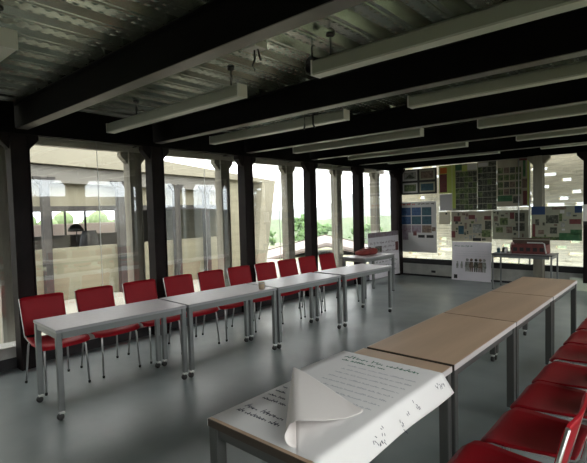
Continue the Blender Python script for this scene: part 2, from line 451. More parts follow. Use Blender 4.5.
t = thing('desk_lamp', 'dark dome-shaded lamp on the desk inside the neighbouring building', 'lamp', (-6.25, 4.50, .84))
b = MB(); b.lathe([(.1, 0), (.1, .02), (.015, .03)]); b.build('base', dk, t)
b = MB(); b.tube([(0, 0, .02), (.02, 0, .3), (0, .02, .52)], .012); b.build('stem', dk, t)
b = MB(); b.lathe([(.17, .46), (.16, .52), (.10, .60), (.03, .63)]); b.build('lamp_shade', dk, t)

# ================================================================== FAR OUTSIDE
t = thing('house', 'low house with a white gabled roof downhill beyond the left glass', 'house', (-20, 32, -4.5))
b = MB(); b.box(-4.5, 4.5, -5, 5, 0, 2.2); b.build('wall', MAT['render'], t)
wr = mat('whitewashed_roof', (.23, .20, .185), .8)
b = MB(); b.prism([(-5.8, 2.0), (0, 3.4), (5.8, 2.0), (5.8, 2.2), (0, 3.62), (-5.8, 2.2)], 'x', -5.2, 5.2); b.build('roof', wr, t)
b = MB(); b.prism([(-5.9, 1.9), (0, 3.3), (5.9, 1.9), (5.9, 2.02), (0, 3.42), (-5.9, 2.02)], 'x', 5.2, 5.32); b.prism([(-5.9, 2.1), (0, 3.52), (5.9, 2.1), (5.9, 2.26), (0, 3.70), (-5.9, 2.26)], 'x', -5.32, -5.2); b.build('bargeboard', mat('weathered_bargeboard', (.10, .08, .07), .8), t)
b = MB(); b.box(4.5, 4.56, -3, -1.8, .9, 1.9); b.build('window', MAT['dark_gap'], t)
b = MB(); b.box(4.5, 4.56, 1.5, 2.5, 0, 2.0); b.build('door', MAT['column_dark'], t)
t.rotation_euler = (0, 0, math.radians(-52))

def tree(x, y, z, r, h, label):
    t = thing('tree', label, 'tree', (x, y, z), group='trees beyond the white-roofed house')
    rr = random.Random(int(x * 7 + y)); b = MB(); b.tube([(0, 0, 0), (.1, .05, h * .4), (.05, 0, h * .8)], [.16, .12, .05]); b.build('trunk', MAT['bark'], t)
    b = MB()
    for k in range(90):
        c = Vector((rr.gauss(0, .42) * r, rr.gauss(0, .42) * r, h * (.30 + .68 * rr.random() ** .8))); q = r * rr.uniform(.10, .28)
        bmesh.ops.create_icosphere(b.bm, subdivisions=1, radius=q, matrix=Matrix.Translation(c))
    for v in b.bm.verts: v.co += Vector((rr.uniform(-1, 1), rr.uniform(-1, 1), rr.uniform(-1, 1))) * r * .06
    b.build('crown', MAT['leaf'], t)
tree(-48, 62, -8, 2.2, 9.0, 'taller bushy green tree beside the first gap left of the white roof')
tree(-52, 73, -8, 2.6, 6.6, 'rounded green tree behind the white roof, left of its ridge')
tree(-47, 82, -8, 3.0, 6.2, 'broad green tree behind the ridge of the white roof')
tree(-44, 93, -8, 2.6, 6.5, 'rounded green tree behind the right slope of the white roof')
tree(-42, 104, -8, 3.0, 7.0, 'broad green tree farthest right behind the white roof')
tree(-58, 62, -8, 2.4, 6.0, 'small green tree left behind the taller bushy one')
def trees_near_rear():
    for i, (x, y, l) in enumerate(((-13.6, 5.0, 'green shrub seen through the left rear window of the neighbouring building'), (-14.2, 8.4, 'green shrub seen through the middle rear window of the neighbouring building'), (-14.8, 12.0, 'green shrub seen through the right rear window of the neighbouring building'))):
        t = thing('shrub', l, 'shrub', (x, y, -.8), group='shrubs behind the neighbouring building')
        rr = random.Random(i); b = MB(); b.tube([(0, 0, 0), (0, 0, 1.2)], .08); b.build('stem', MAT['bark'], t)
        b = MB()
        for k in range(18):
            c = Vector((rr.gauss(0, .5), rr.gauss(0, .6), rr.uniform(.6, 2.4)))
            bmesh.ops.create_icosphere(b.bm, subdivisions=2, radius=rr.uniform(.3, .5), matrix=Matrix.Translation(c))
        b.build('foliage', mat('bright_leaf', (.17, .24, .11), .8), t)
trees_near_rear()
o = MB().box(-10.4, -10.2, -6, 9.0, -.3, 1.42).build('garden_wall', mat('pinkish_render', (.48, .40, .36), .85)); tag(o, 'pale pinkish garden wall behind the neighbouring building, seen through its rear windows', 'wall', kind='structure')

def ridge(pts, depth, base, name, m, label):
    """a hill: crest polyline with slopes front and back"""
    b = MB(); n = len(pts); V = []
    for (x, y, z, nx, ny) in pts:
        V.append([b.bm.verts.new((x + nx * depth, y + ny * depth, base)), b.bm.verts.new((x + nx * depth * .45, y + ny * depth * .45, base + (z - base) * .62)), b.bm.verts.new((x, y, z)), b.bm.verts.new((x - nx * depth, y - ny * depth, base))])
    for A, B in zip(V, V[1:]):
        for k in range(3): b.bm.faces.new((A[k], B[k], B[k + 1], A[k + 1]))
    o = b.build(name, m); struct(o, label, 'hill')
hill = mat('wooded_hillside', (.045, .06, .06), .95, col2=(.075, .09, .08), scale=.03)
ridge([(-190, 60, -3, .8, -.5), (-160, 105, -2.2, .8, -.6), (-135, 135, -1.6, .7, -.7), (-112, 150, -2.4, .6, -.8), (-95, 160, -1.2, .5, -.85), (-70, 175, -1.8, .4, -.9), (-20, 185, -1, .1, -1), (60, 190, -1, 0, -1)], 30, -16, 'wooded_ridge', mat('green_woodland', (.075, .115, .045), .95, col2=(.12, .16, .075), scale=.12), 'green wooded ridge in the valley beyond the left glass')
ridge([(-340, 200, 2, .8, -.6), (-290, 300, 2, .7, -.7), (-262, 337, 4, .6, -.8), (-244, 351, 10, .6, -.8), (-227, 362, 22, .55, -.83), (-214, 370, 30, .5, -.86), (-200, 378, 38, .5, -.86), (-150, 400, 48, .4, -.9), (-80, 450, 55, .2, -1), (60, 480, 50, 0, -1)], 80, -20, 'mountain', hill, 'hazy mountain far beyond the left glass wall')
dkh = mat('dark_hillside', (.05, .06, .07), .95, col2=(.08, .09, .09), scale=.1)
ridge([(70, -30, 1.4, -1, 0), (64, 10, 1.6, -1, 0), (60, 34, 2.0, -1, 0), (60, 45, 2.9, -1, 0), (60, 56, 2.2, -1, 0), (60, 75, 1.9, -1, 0), (58, 110, 1.6, -1, 0)], 22, -8, 'hillside', dkh, 'dark hillside outside the right window wall')
t = thing('building', 'low dark building outside the right window wall, seen only as a reflection', 'building', (13.9, 2, -.3))
b = MB(); b.box(0, 5, -12, 9.4, 0, 2.65); b.build('wall', mat('brown_render', (.20, .18, .16), .85), t)
b = MB(); b.box(-.25, 5.2, -12.2, 9.6, 2.65, 2.82); b.build('roof', MAT['beam_grey'], t)
for y in (-8, -3, 1.5, 5.5):
    b = MB(); b.box(-.03, .02, y - .7, y + .7, 1.0, 2.0); b.build('window', MAT['dark_gap'], t)

# ================================================================== TABLES
def make_table(name, W, L, H, top_m, edge_m, leg_m, casters=True, leg=.045, end_m=None, top_t=.024):
    """origin on the floor at the corner x=0,y=0; spans x -W..0, y 0..L"""
    r = thing(name, 'table', 'table')
    b = MB(); b.box(-W + .004, -.004, .004, L - .004, H - top_t, H); b.build('tabletop', top_m, r, .003)
    z0, z1 = H - top_t - .0015, H - .0015
    for q in (-W, -.004):
        e = MB(); e.box(q, q + .004, 0, L, z0, z1); e.build('edging', edge_m, r)
    for q in (0, L - .004):
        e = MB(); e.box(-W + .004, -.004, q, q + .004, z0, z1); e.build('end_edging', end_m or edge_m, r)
    f = MB(); q = .012; z0, z1 = H - .08, H - top_t - .002
    f.box(-W + .05, -.05, q, q + .025, z0, z1); f.box(-W + .05, -.05, L - q - .025, L - q, z0, z1)
    f.box(-W + q, -W + q + .025, .05, L - .05, z0, z1); f.box(-q - .025, -q, .05, L - .05, z0, z1)
    f.build('frame', leg_m, r, .002)
    for i, (x, y) in enumerate(((-leg - .003, .003), (-W + .003, .003), (-leg - .003, L - leg - .003), (-W + .003, L - leg - .003))):
        c = MB(); zb = .075 if casters else .012
        c.box(x, x + leg, y, y + leg, zb, H - top_t - .002)
        lo = c.build('leg', leg_m, r, .006)
        if casters:
            k = MB(); cx, cyy = x + leg / 2, y + leg / 2
            k.tube([(cx, cyy, .045), (cx, cyy, .08)], .008, m=0); k.box(cx - .014, cx + .014, cyy - .022, cyy + .02, .05, .062, 0)
            k.lathe([(.010, -.016), (.026, -.014), (.028, -.006), (.028, .006), (.026, .014), (.010, .016)], (cx, cyy - .012, .028), 14, 1, 'x')
            k.build('caster', [MAT['frame'], MAT['rubber']], lo)
        else:
            k = MB(); k.box(x + .004, x + leg - .004, y + .004, y + leg - .004, 0, .0125); k.build('foot', MAT['rubber'], lo)
    return r
LW, LL, TH = .57, 1.2097, .74
LROT = -.0528
def lpos(d): return (.592 - d * math.sin(LROT), 1.4391 + d * math.cos(LROT), 0)
lt = make_table('table', LW, LL - .008, TH, MAT['laminate'], MAT['table_edge'], MAT['leg_alu'])
llab = ['grey laminate table nearest the camera in the row by the left glass wall', 'second grey table of the left row, with the little wooden cup standing on it',
        'third grey table of the left row, between the cup table and the far one', 'grey table at the far end of the left row, set slightly apart']
for i in range(4):
    t = lt if i == 0 else copy_tree(lt)
    t.location = lpos(i * LL + (-.03, -.012, .004, .075)[i]); t.rotation_euler = (0, 0, LROT)
    tag(t, llab[i], 'table', 'grey tables along the left wall')
RX, RW, RY, RL, GAP = 2.7863, .5866, 1.1988, 1.222, .0808
MAT['end_edge'] = mat('shaded_end_edging', (.05, .035, .025), .6)  # short table ends: the shade on them is painted in as dark brown
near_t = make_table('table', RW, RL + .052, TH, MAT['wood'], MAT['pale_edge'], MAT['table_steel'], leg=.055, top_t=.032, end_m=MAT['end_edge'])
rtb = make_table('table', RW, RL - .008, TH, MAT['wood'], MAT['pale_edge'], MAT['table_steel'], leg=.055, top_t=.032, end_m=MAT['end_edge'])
rlab = ['beech table nearest the camera, mostly covered by handwritten paper', 'bare beech table just beyond the paper-covered one', 'third beech table from the camera in the right row', 'beech table at the far end of the right row']
for i in range(4):
    t = near_t if i == 0 else (rtb if i == 1 else copy_tree(rtb))
    t.location = (RX + RW + i * .004, RY + i * RL + (GAP if i else 0) + .004, 0); tag(t, rlab[i], 'table', 'beech tables of the right row')
ct = make_table('table', .52, 1.0, .74, MAT['laminate'], MAT['table_edge'], MAT['leg_alu'], False)
ct.location = (-.08, 7.02, 0); ct.rotation_euler = (0, 0, -.06); tag(ct, 'short grey side table in the far left corner with a red bag on it', 'table')
ft = make_table('table', 1.06, .54, .71, MAT['table_edge'], MAT['table_steel'], MAT['leg_alu'], False, .03)
ft.location = (2.50, 9.22, 0); tag(ft, 'dark grey table against the far wall with a red crate on it', 'table')

# ================================================================== CHAIRS
def make_chair(name):
    """origin on the floor at the centre, facing +x"""
    r = thing(name, 'chair', 'chair')
    def seat(u, v):
        # u across, v from back (0) to front (1)
        wd = .395 + .10 * min(1, v * 1.5)
        y = (u - .5) * wd; x = -.20 + .43 * v
        e = abs(u - .5) * 2
        z = .445 + .010 * e ** 3 - .012 * (1 - e ** 2) * (1 - abs(v - .4)) + .012 * (1 - v) ** 3
        if v > .85: z -= .030 * ((v - .85) / .15) ** 2
        if v > .8 and e > .8: x -= .03 * (e - .8) / .2 * (v - .8) / .2
        return (x, y, z), (0, 0, 1)
    b = MB(); b.sheet(seat, 12, 12, .011); b.build('seat', MAT['red'], r)
    def back(u, v):
        y = (u - .5) * (.405 + .015 * v); e = abs(u - .5) * 2
        x = -.222 - .085 * v - .022 * (1 - e ** 2) * (.4 + .6 * v)
        z = .475 + .37 * v - .012 * max(0, e - .85) / .15 * (v > .9)
        return (x, y, z), (1, 0, .2)
    b = MB(); b.sheet(back, 12, 10, .010); b.build('backrest', MAT['red'], r)
    for s_ in (-1, 1):
        b = MB(); b.tube([(.17, s_ * .175, .425), (.215, s_ * .185, .41), (.225, s_ * .19, .38), (.25, s_ * .20, .012)], .0095); lo = b.build('leg', MAT['chrome'], r)
        b = MB(); b.lathe([(.012, 0), (.013, .02), (.010, .025)], (.25, s_ * .20, 0), 8); b.build('foot', MAT['rubber'], lo)
        b = MB(); b.tube([(-.12, s_ * .172, .425), (-.185, s_ * .180, .41), (-.20, s_ * .185, .38), (-.25, s_ * .205, .012)], .0095); lo = b.build('leg', MAT['chrome'], r)
        b = MB(); b.lathe([(.012, 0), (.013, .02), (.010, .025)], (-.25, s_ * .205, 0), 8); b.build('foot', MAT['rubber'], lo)
        b = MB(); b.tube([(.14, s_ * .165, .424), (-.13, s_ * .165, .42), (-.20, s_ * .185, .43), (-.232, s_ * .20, .47), (-.318, s_ * .207, .835)], .009); b.build('back_upright', MAT['chrome'], r)
    b = MB(); b.tube([(.15, -.175, .424), (.15, .175, .424), (-.12, .175, .424), (-.12, -.175, .424)], .008, closed=True); b.build('seat_frame', MAT['chrome'], r)
    return r
ch = make_chair('chair')
lch = [(1.75, 0), (2.295, 0), (2.84, .02), (3.375, .03), (3.905, .02), (4.425, .03), (4.97, .03), (5.48, .04), (5.99, .04), (6.55, .05)]
words = ['at the near end of the left row', 'second from the near end of the left row', 'third from the near end of the left row', 'fourth from the near end of the left row', 'fifth from the near end of the left row',
         'sixth from the near end of the left row', 'seventh of the left row, behind the wooden cup', 'third from the far end of the left row', 'last but one at the far end of the left row', 'last of the left row, near the corner table']
for i, (y, a) in enumerate(lch):
    t = ch if i == 0 else copy_tree(ch)
    t.location = (-.325 + (.0 if i < 3 else .02), y, 0); t.rotation_euler = (0, 0, -a)
    tag(t, 'red chair with chrome legs, ' + words[i], 'chair', 'red chairs along the left glass wall')
rch = [(2.04, .00), (2.57, .00), (3.09, 0), (3.59, 0), (4.16, 0), (4.69, 0), (5.25, 0), (5.75, 0)]
rw = ['at the bottom edge of the photo beside the paper-covered table', 'second up from the bottom edge of the right row', 'third up from the bottom edge of the right row', 'fourth up from the bottom edge of the right row', 'fifth up from the bottom edge of the right row', 'sixth up from the bottom edge of the right row', 'second from the far end of the right row', 'at the far end of the right row by the last beech table']
for i, (y, a) in enumerate(rch):
    t = copy_tree(ch); t.location = (3.79 - .012 * (i > 3) - .05 * (i == 0), y, 0); t.rotation_euler = (0, 0, math.pi + a)
    tag(t, 'red chair ' + rw[i], 'chair', 'red chairs along the right tables')

# ================================================================== LAMPS
def make_lamp():
    r = thing('ceiling_lamp', 'lamp', 'lamp')
    L = 2.27; h = .105
    b = MB(); b.prism([(-.05, 0.012), (.05, .012), (.05, h - .015), (.04, h), (-.04, h), (-.05, h - .015)], 'x', .012, L - .012); b.build('housing', MAT['lamp'], r)
    b = MB(); b.box(.012, L - .012, -.046, .046, 0, .012); b.build('diffuser', MAT['lamp_lens'], r)
    for x in (0, L - .012):
        b = MB(); b.box(x, x + .012, -.052, .052, 0, h + .002); b.build('end_cap', MAT['lamp_end'], r)
    for x in (.58, L - .14):
        b = MB(); b.tube([(x, 0, h), (x, 0, .27)], .006); b.lathe([(.03, .255), (.03, .275)], (x, 0, 0), 10); b.build('hanger', MAT['black'], r)
    return r
lamp = make_lamp()
lys = [.90, 2.60, 4.06, 5.76, 7.36, 8.78]
n0 = ['above the top left corner of the photo', 'above the near left tables', 'second in the left column of lamps, with clamps on it', 'third in the left column of lamps', 'fourth in the left column of lamps', 'at the far end of the left column of lamps']
n1 = ['', 'nearest in the right column of lamps', 'second in the right column of lamps', 'third in the right column of lamps', 'fourth in the right column of lamps', 'at the far end of the right column of lamps']
first = True
for i, y in enumerate(lys):
    for colx, nn in ((-.70, n0), (2.34, n1)):
        if not nn[i]: continue
        t = lamp if first else copy_tree(lamp); first = False
        t.location = (colx + (-.08, 0, .04, .09, .10, .16)[i] if nn is n0 else colx + 2.27 + (0, 0, 0, .06, .07, .08)[i], y, 2.60); t.rotation_euler = (0, 0, 0 if nn is n0 else math.pi); tag(t, 'long pale unlit ceiling lamp ' + nn[i], 'lamp', 'unlit ceiling lamps')

# ceiling fittings
t = thing('junction_box', 'pale electrical box with dark cables on the deck beyond the nearest beam', 'junction box', (1.98, 2.35, 2.79))
b = MB(); b.box(-.07, .07, -.06, .06, .03, .085); b.build('box', MAT['lamp_end'], t, .004)
b = MB(); b.tube([(0, 0, .04), (-.02, .02, -.03), (-.06, .03, -.06), (-.03, .03, -.10)], .007); b.tube([(.03, 0, .04), (.04, .02, -.05)], .007); b.build('cable', MAT['black'], t)
t = thing('cable_bundle', 'black cable bundle hanging beside the nearest right ceiling lamp', 'cable', (2.22, 2.72, 2.66))
b = MB()
for k in range(3): b.tube([(.045 * math.cos(a), .02 * (k - 1), .07 + .06 * math.sin(a)) for a in [2 * math.pi * j / 14 for j in range(14)]], .013, 6, closed=True)
b.build('coil', MAT['black'], t)
b = MB(); b.tube([(0, 0, .12), (0, 0, .22)], .006); b.build('hanging_cord', MAT['black'], t)
for i, (x, y, l) in enumerate(((1.13, 4.0, 'left of the two black clamps gripping the second left lamp'), (1.25, 4.0, 'right of the two black clamps gripping the second left lamp'))):
    t = thing('clamp', l, 'clamp', (x, y, 2.585), group='black clamps on the lamp')
    b = MB(); b.tube([(0, -.07, .12), (.0, -.068, .0), (.03 * (1 if i else -.3), -.075, -.04)], .010); b.build('jaw', MAT['black'], t)
    b = MB(); b.tube([(0, -.07, .12), (0, .0, .125), (0, .06, .12)], .010); b.build('handle', MAT['black'], t)
t = thing('hanging_hook', 'small black wire hook hanging from the deck over the first left lamp', 'hook', (-.14, 2.62, 2.70))
b = MB(); b.lathe([(.03, .165), (.03, .178)], (0, 0, 0), 8); b.build('plate', MAT['black'], t)
b = MB(); b.tube([(0, 0, .17), (.012, 0, .10), (-.02, 0, .04), (.0, 0, .0)], .006); b.build('wire', MAT['black'], t)

# ================================================================== POSTERS ON THE FAR GLASS
PH = dict(
    blue=photo_mat('photo_blue', [(.01, .03, .10), (.02, .07, .18), (.06, .13, .25)], 14),
    teal=photo_mat('photo_teal', [(.006, .03, .05), (.015, .07, .10), (.04, .10, .12)], 14),
    green=photo_mat('photo_green', [(.015, .022, .010), (.05, .08, .025), (.13, .17, .06), (.30, .30, .2)], 16),
    dark=photo_mat('photo_dark', [(.010, .012, .009), (.03, .033, .022), (.085, .09, .065), (.26, .26, .21)], 18),
    brown=photo_mat('photo_brown', [(.05, .03, .025), (.16, .11, .08), (.28, .22, .18)], 16),
    mauve=photo_mat('photo_mauve', [(.16, .06, .08), (.25, .2, .24), (.3, .28, .3)], 14),
    grey=photo_mat('photo_grey', [(.08, .09, .08), (.25, .26, .24), (.42, .42, .40)], 12),
    red=photo_mat('photo_red', [(.08, .012, .012), (.15, .03, .03), (.10, .04, .04)], 10),
    orange=mat('orange_print', (.55, .13, .02), .6), lime=mat('lime_print', (.45, .52, .13), .7),
    leafgreen=photo_mat('green_print', [(.02, .07, .03), (.035, .13, .05), (.10, .19, .08)], 10), navy=mat('navy_print', (.02, .05, .13), .6), black=mat('black_print', (.012, .012, .012), .6),
    olive=mat('olive_grey_card', (.31, .31, .235), .8, var=.08, scale=6), beige=mat('beige_card', (.36, .33, .25), .8, var=.08, scale=5),
    palecard=mat('pale_card', (.52, .51, .50), .8), white=MAT['paper'], cream=MAT['cream'], lilac=mat('lilac_white_card', (.72, .69, .74), .8, var=.04, scale=3),
)
def poster(name, label, cat, x0, x1, z0, z1, y, sheet, items, rz=0, loc=None, tilt=0, th=.004, group=None):
    """a flat sheet facing -y; items: (part name, u0, u1, v0, v1, material) in fractions, v from the bottom"""
    W, H = x1 - x0, z1 - z0
    r = thing(name, label, cat, loc or (x0, y, z0), rz, group)
    r.rotation_euler = (tilt, 0, rz)
    MB().box(0, W, 0, th, 0, H).build('sheet', PH[sheet] if isinstance(sheet, str) else sheet, r)
    for it in items:
        nm, u0, u1, v0, v1, m = it
        MB().box(u0 * W, u1 * W, -.0018, 0, v0 * H, v1 * H).build(nm, PH[m] if isinstance(m, str) else m, r)
    return r
def strokes(r, name, lines, m, seed, wd=.006):
    """rows of handwriting on a vertical sheet, local x-z, in metres"""
    rr = random.Random(seed); b = MB()
    for (x0, x1, z, h) in lines:
        x = x0
        while x < x1 - h * .4:
            n = rr.choice((2, 3, 4, 5))
            for k in range(n):
                if x > x1: break
                a, c = rr.uniform(-.3, .5) * h, rr.uniform(.2, .8) * h
                b.box(x, x + wd, -.0022, -.0012, z + min(a, 0), z + c)
                b.box(x, x + h * .45, -.0022, -.0012, z + c * .5, z + c * .5 + wd)
                x += h * rr.uniform(.45, .7)
            x += h * .6
    return tag(b.build(name, m, r), kind='stuff')
PY = DY - .012
grid = lambda nm, u0, u1, v0, v1, nx, ny, mats, gu=.12, gv=.14, skip=(): [(nm, u0 + (u1 - u0) * (i + gu / 2) / nx, u0 + (u1 - u0) * (i + 1 - gu / 2) / nx, v0 + (v1 - v0) * (j + gv / 2) / ny, v0 + (v1 - v0) * (j + 1 - gv / 2) / ny, mats[(i * 7 + j * 3 + i * j) % len(mats)]) for j in range(ny) for i in range(nx) if (i, j) not in skip]
def scatter(seed, n, mats, u0=.02, u1=.98, v0=.04, v1=.96, wmin=.035, wmax=.10):
    q = random.Random(seed); out = []
    for k in range(n):
        for _ in range(60):
            w_, h_ = q.uniform(wmin, wmax), q.uniform(wmin * 1.2, wmax * 1.5); a, c = q.uniform(u0, u1 - w_), q.uniform(v0, v1 - h_)
            if all(a > o[2] + .008 or a + w_ < o[1] - .008 or c > o[4] + .01 or c + h_ < o[3] - .01 for o in out): break
        else: continue
        out.append(('photo', a, a + w_, c, c + h_, q.choice(mats)))
    return out
def clear_of(items, taken): return [o for o in items if all(o[1] > t_[2] or o[2] < t_[1] or o[3] > t_[4] or o[4] < t_[3] for t_ in taken)]
# four framed photos on black
r = poster('framed_photo_board', 'black panel with four framed photographs, top left of the far glass', 'poster', -.96, -.05, 1.96, 2.56, PY, 'black', [])
for (u0, u1, v0, v1, m) in ((.05, .47, .55, .95, 'grey'), (.53, .95, .55, .95, 'brown'), (.05, .47, .07, .46, 'green'), (.53, .95, .07, .46, 'teal')):
    W, H = .91, .60
    p = MB().box(u0 * W, u1 * W, -.002, 0, v0 * H, v1 * H).build('mount', PH['palecard'] if u0 < .5 else PH['olive'], r)
    MB().box((u0 + .04) * W, (u1 - .04) * W, -.0036, -.002, (v0 + .06) * H, (v1 - .06) * H).build('photo', PH[m], p)
    if m == 'grey':
        MB().prism([((u0 + .07) * W, (v0 + .10) * H), ((u1 - .06) * W, (v0 + .10) * H), ((u1 - .12) * W, (v0 + .17) * H), ((u0 + .21) * W, (v0 + .26) * H), ((u0 + .14) * W, (v0 + .19) * H)], 'y', -.0046, -.0036).build('hill_shape', PH['dark'], p)
# flip chart sheet with blue photos
its = []
for j, (v0, v1, ms) in enumerate(((.77, .93, ('blue', 'blue', 'teal')), (.595, .755, ('blue', 'teal', 'teal')), (.43, .575, ('mauve', 'mauve', 'brown')))):
    for i, m in enumerate(ms): its.append(('photo', .04 + i * .285, .30 + i * .285, v0 - .04, v1 - .04, m))
its += [('photo', .06, .22, .24, .40, 'mauve'), ('photo', .36, .46, .33, .42, 'red'), ('photo', .50, .68, .29, .345, 'black'), ('photo', .73, .92, .29, .345, 'black'), ('photo', .88, .98, .42, .50, 'brown')]
r = poster('flip_chart_sheet', 'pale sheet with a red title over rows of blue photographs', 'poster', -.99, -.07, .57, 1.78, PY, 'palecard', its)
strokes(r, 'red_title', [(.03, .42, 1.135, .06)], MAT['ink_red'], 3, .020); strokes(r, 'grey_title', [(.46, .86, 1.145, .04)], PH['dark'], 4, .014)
strokes(r, 'caption', [(.05, .8, .20 - k * .045, .016) for k in range(4)], MAT['ink_faint'], 5, .004)
# orange and red strip, grey and cream notes
poster('flyer', 'lime flyer with an orange block above a dark red block', 'poster', .005, .305, 1.95, 2.58, PY, 'lime', [('orange_block', .08, .62, .72, .93, 'orange'), ('red_block', .05, .62, .04, .70, 'red')])
poster('note_sheet', 'plain grey sheet under the lime flyer', 'poster', .02, .30, 1.56, 1.93, PY, MAT['paper_grey'], [])
r = poster('note_sheet', 'small cream note with a dark dot, under the plain grey sheet', 'poster', .0, .265, 1.24, 1.53, PY, 'cream', [('dot', .55, .72, .78, .92, 'black')])
strokes(r, 'writing', [(.03, .22, .05 + k * .04, .012) for k in range(4)], MAT['ink_faint'], 8, .004)
# two photo collages
poster('photo_collage', 'dark green collage of many photographs with a lime left margin', 'poster', .315, .865, 1.55, 2.585, PY, 'olive',
       [('lime_margin', 0, .13, .05, 1, 'lime'), ('green_corner', .13, .40, .87, 1, 'leafgreen'), ('lime_corner', .40, .62, .84, .97, 'lime'), ('pale_corner', .62, 1, .86, 1, 'palecard')] + grid('photo', .14, 1, .01, .84, 5, 7, ['dark', 'green', 'dark', 'dark', 'green'], .05, .10))
poster('photo_collage', 'narrow dark collage of photographs left of the cream collage', 'poster', .87, 1.275, 1.55, 2.60, PY, 'olive', [('pale_header', .05, .55, .90, .97, 'palecard')] + grid('photo', .03, .99, .01, .89, 4, 7, ['dark', 'dark', 'green', 'dark'], .05, .10) + [('photo', .60, .98, .90, .99, 'dark')])
poster('photo_collage', 'cream collage with green edge and a red corner mark, left of the grey column', 'poster', 1.28, 1.915, 1.62, 2.655, PY, 'beige',
       [('lime_edge', .93, 1, 0, 1, 'lime'), ('green_strip', .80, .88, .58, .90, 'leafgreen'), ('red_mark', .68, .92, .90, .955, 'red'), ('green_photo', .02, .48, .10, .22, 'leafgreen')] + grid('photo', .02, .76, .22, .80, 4, 4, ['green', 'brown', 'dark', 'green', 'red', 'dark'], .14, .22) + [('photo', .50, .72, .06, .20, 'dark'), ('photo', .80, .92, .02, .30, 'red'), ('photo', .78, .92, .36, .54, 'brown')])
# lower row
its = [('red_flower', .06, .24, .66, .84, 'red'), ('red_flower', .44, .60, .74, .88, 'red'), ('red_flower', .82, .98, .72, .84, 'red'), ('teal_figure', .18, .32, .24, .52, 'teal'), ('red_figure', .0, .10, .12, .34, 'red'), ('grey_photo', .54, .76, .28, .58, 'grey'), ('dark_photo', .84, .99, .40, .68, 'dark'), ('dark_photo', .76, .97, .16, .38, 'green'), ('black_photo', .54, .74, .02, .12, 'black'), ('dark_figure', .10, .18, .58, .68, 'dark'), ('dark_figure', .34, .40, .42, .62, 'brown')]
its += clear_of(scatter(61, 46, ['dark', 'green', 'brown', 'grey', 'dark', 'mauve', 'olive']), its)
poster('mural_sheet', 'beige sheet with red flowers and a teal figure, below the dark collages', 'poster', .285, 1.17, .86, 1.53, PY, 'beige', its)
its = [('photo', .05, .16, .62, .80, 'brown'), ('photo', .22, .44, .50, .74, 'green'), ('photo', .50, .62, .70, .92, 'red'), ('photo', .64, .90, .62, .90, 'dark'), ('photo', .66, .90, .30, .56, 'dark'), ('photo', .10, .30, .24, .42, 'green'), ('photo', .40, .56, .22, .44, 'brown')]
its += clear_of(scatter(62, 40, ['dark', 'green', 'brown', 'dark', 'beige', 'mauve']), its)
poster('mural_sheet', 'beige sheet with dark photographs below the cream collage', 'poster', 1.18, 1.89, .92, 1.54, PY, 'olive', its)
its = [('navy_corner', .0, .28, .76, 1, 'navy'), ('navy_corner', .86, 1, .80, 1, 'navy'), ('dark_header', .42, .70, .90, .98, 'brown'), ('dark_photo', .30, .55, .50, .74, 'dark'), ('dark_photo', .56, .62, .56, .78, 'green'), ('dark_photo', .08, .16, .44, .62, 'dark'), ('red_photo', .76, .98, .48, .62, 'red'), ('dark_photo', .38, .52, .20, .38, 'dark'), ('dark_photo', .14, .26, .18, .30, 'brown'), ('green_mountain', .56, 1, .0, .22, 'leafgreen'), ('green_mountain', .78, 1, .18, .32, 'leafgreen'), ('green_strip', 0, .56, .0, .10, 'green'), ('red_edge', .02, .08, .10, .48, 'red')]
its += clear_of(scatter(63, 46, ['dark', 'green', 'brown', 'grey', 'dark', 'beige', 'palecard']), its)
poster('mural_sheet', 'olive sheet with navy corners and a green mountain, right of the grey column', 'poster', 2.0, 2.86, .94, 1.60, DY - .235, 'olive', its)
r = poster('note_sheet', 'white sheet at the right edge of the far wall', 'poster', 2.875, 3.12, 1.24, 1.62, DY - .235, 'white', [('black_bar', 0, 1, .0, .18, 'black')])
# sheet with drawings of people, standing at the foot of the wall
r = poster('drawing_sheet', 'white sheet with sketched people leaning at the foot of the far wall', 'poster', .35, 1.20, .01, .86, 9.93, 'lilac', [('dark_spot', .06, .15, .04, .14, 'black')], tilt=-.085)
strokes(r, 'green_title', [(.05, .45, .745, .045)], MAT['ink_green'], 12, .008)
strokes(r, 'caption', [(.06, .8, .64 - k * .05, .018) for k in range(3)], MAT['ink_faint'], 13, .004)
def sketch_person(r, x, z, h, m):
    b = MB(); b.lathe([(.001, -.003), (h * .11, -.0028), (h * .11, -.0005), (.001, -.0004)], (x, 0, z + h * .86), 12, 0, 'y')
    b.prism([(x - h * .17, z + h * .30), (x + h * .17, z + h * .30), (x + h * .13, z + h * .72), (x - h * .13, z + h * .72)], 'y', -.0028, -.0004)
    b.prism([(x - h * .12, z), (x - h * .03, z), (x - h * .01, z + h * .31), (x - h * .13, z + h * .31)], 'y', -.0028, -.0004)
    b.prism([(x + h * .03, z), (x + h * .12, z), (x + h * .13, z + h * .31), (x + h * .01, z + h * .31)], 'y', -.0028, -.0004)
    b.build('sketched_figure', m, r)
for x, m in ((.34, 'grey'), (.43, 'brown'), (.53, 'dark'), (.62, 'brown'), (.70, 'grey')): sketch_person(r, x, .20, .30, PH[m])
for x in (.12, .22): sketch_person(r, x, .26, .16, PH['grey'])
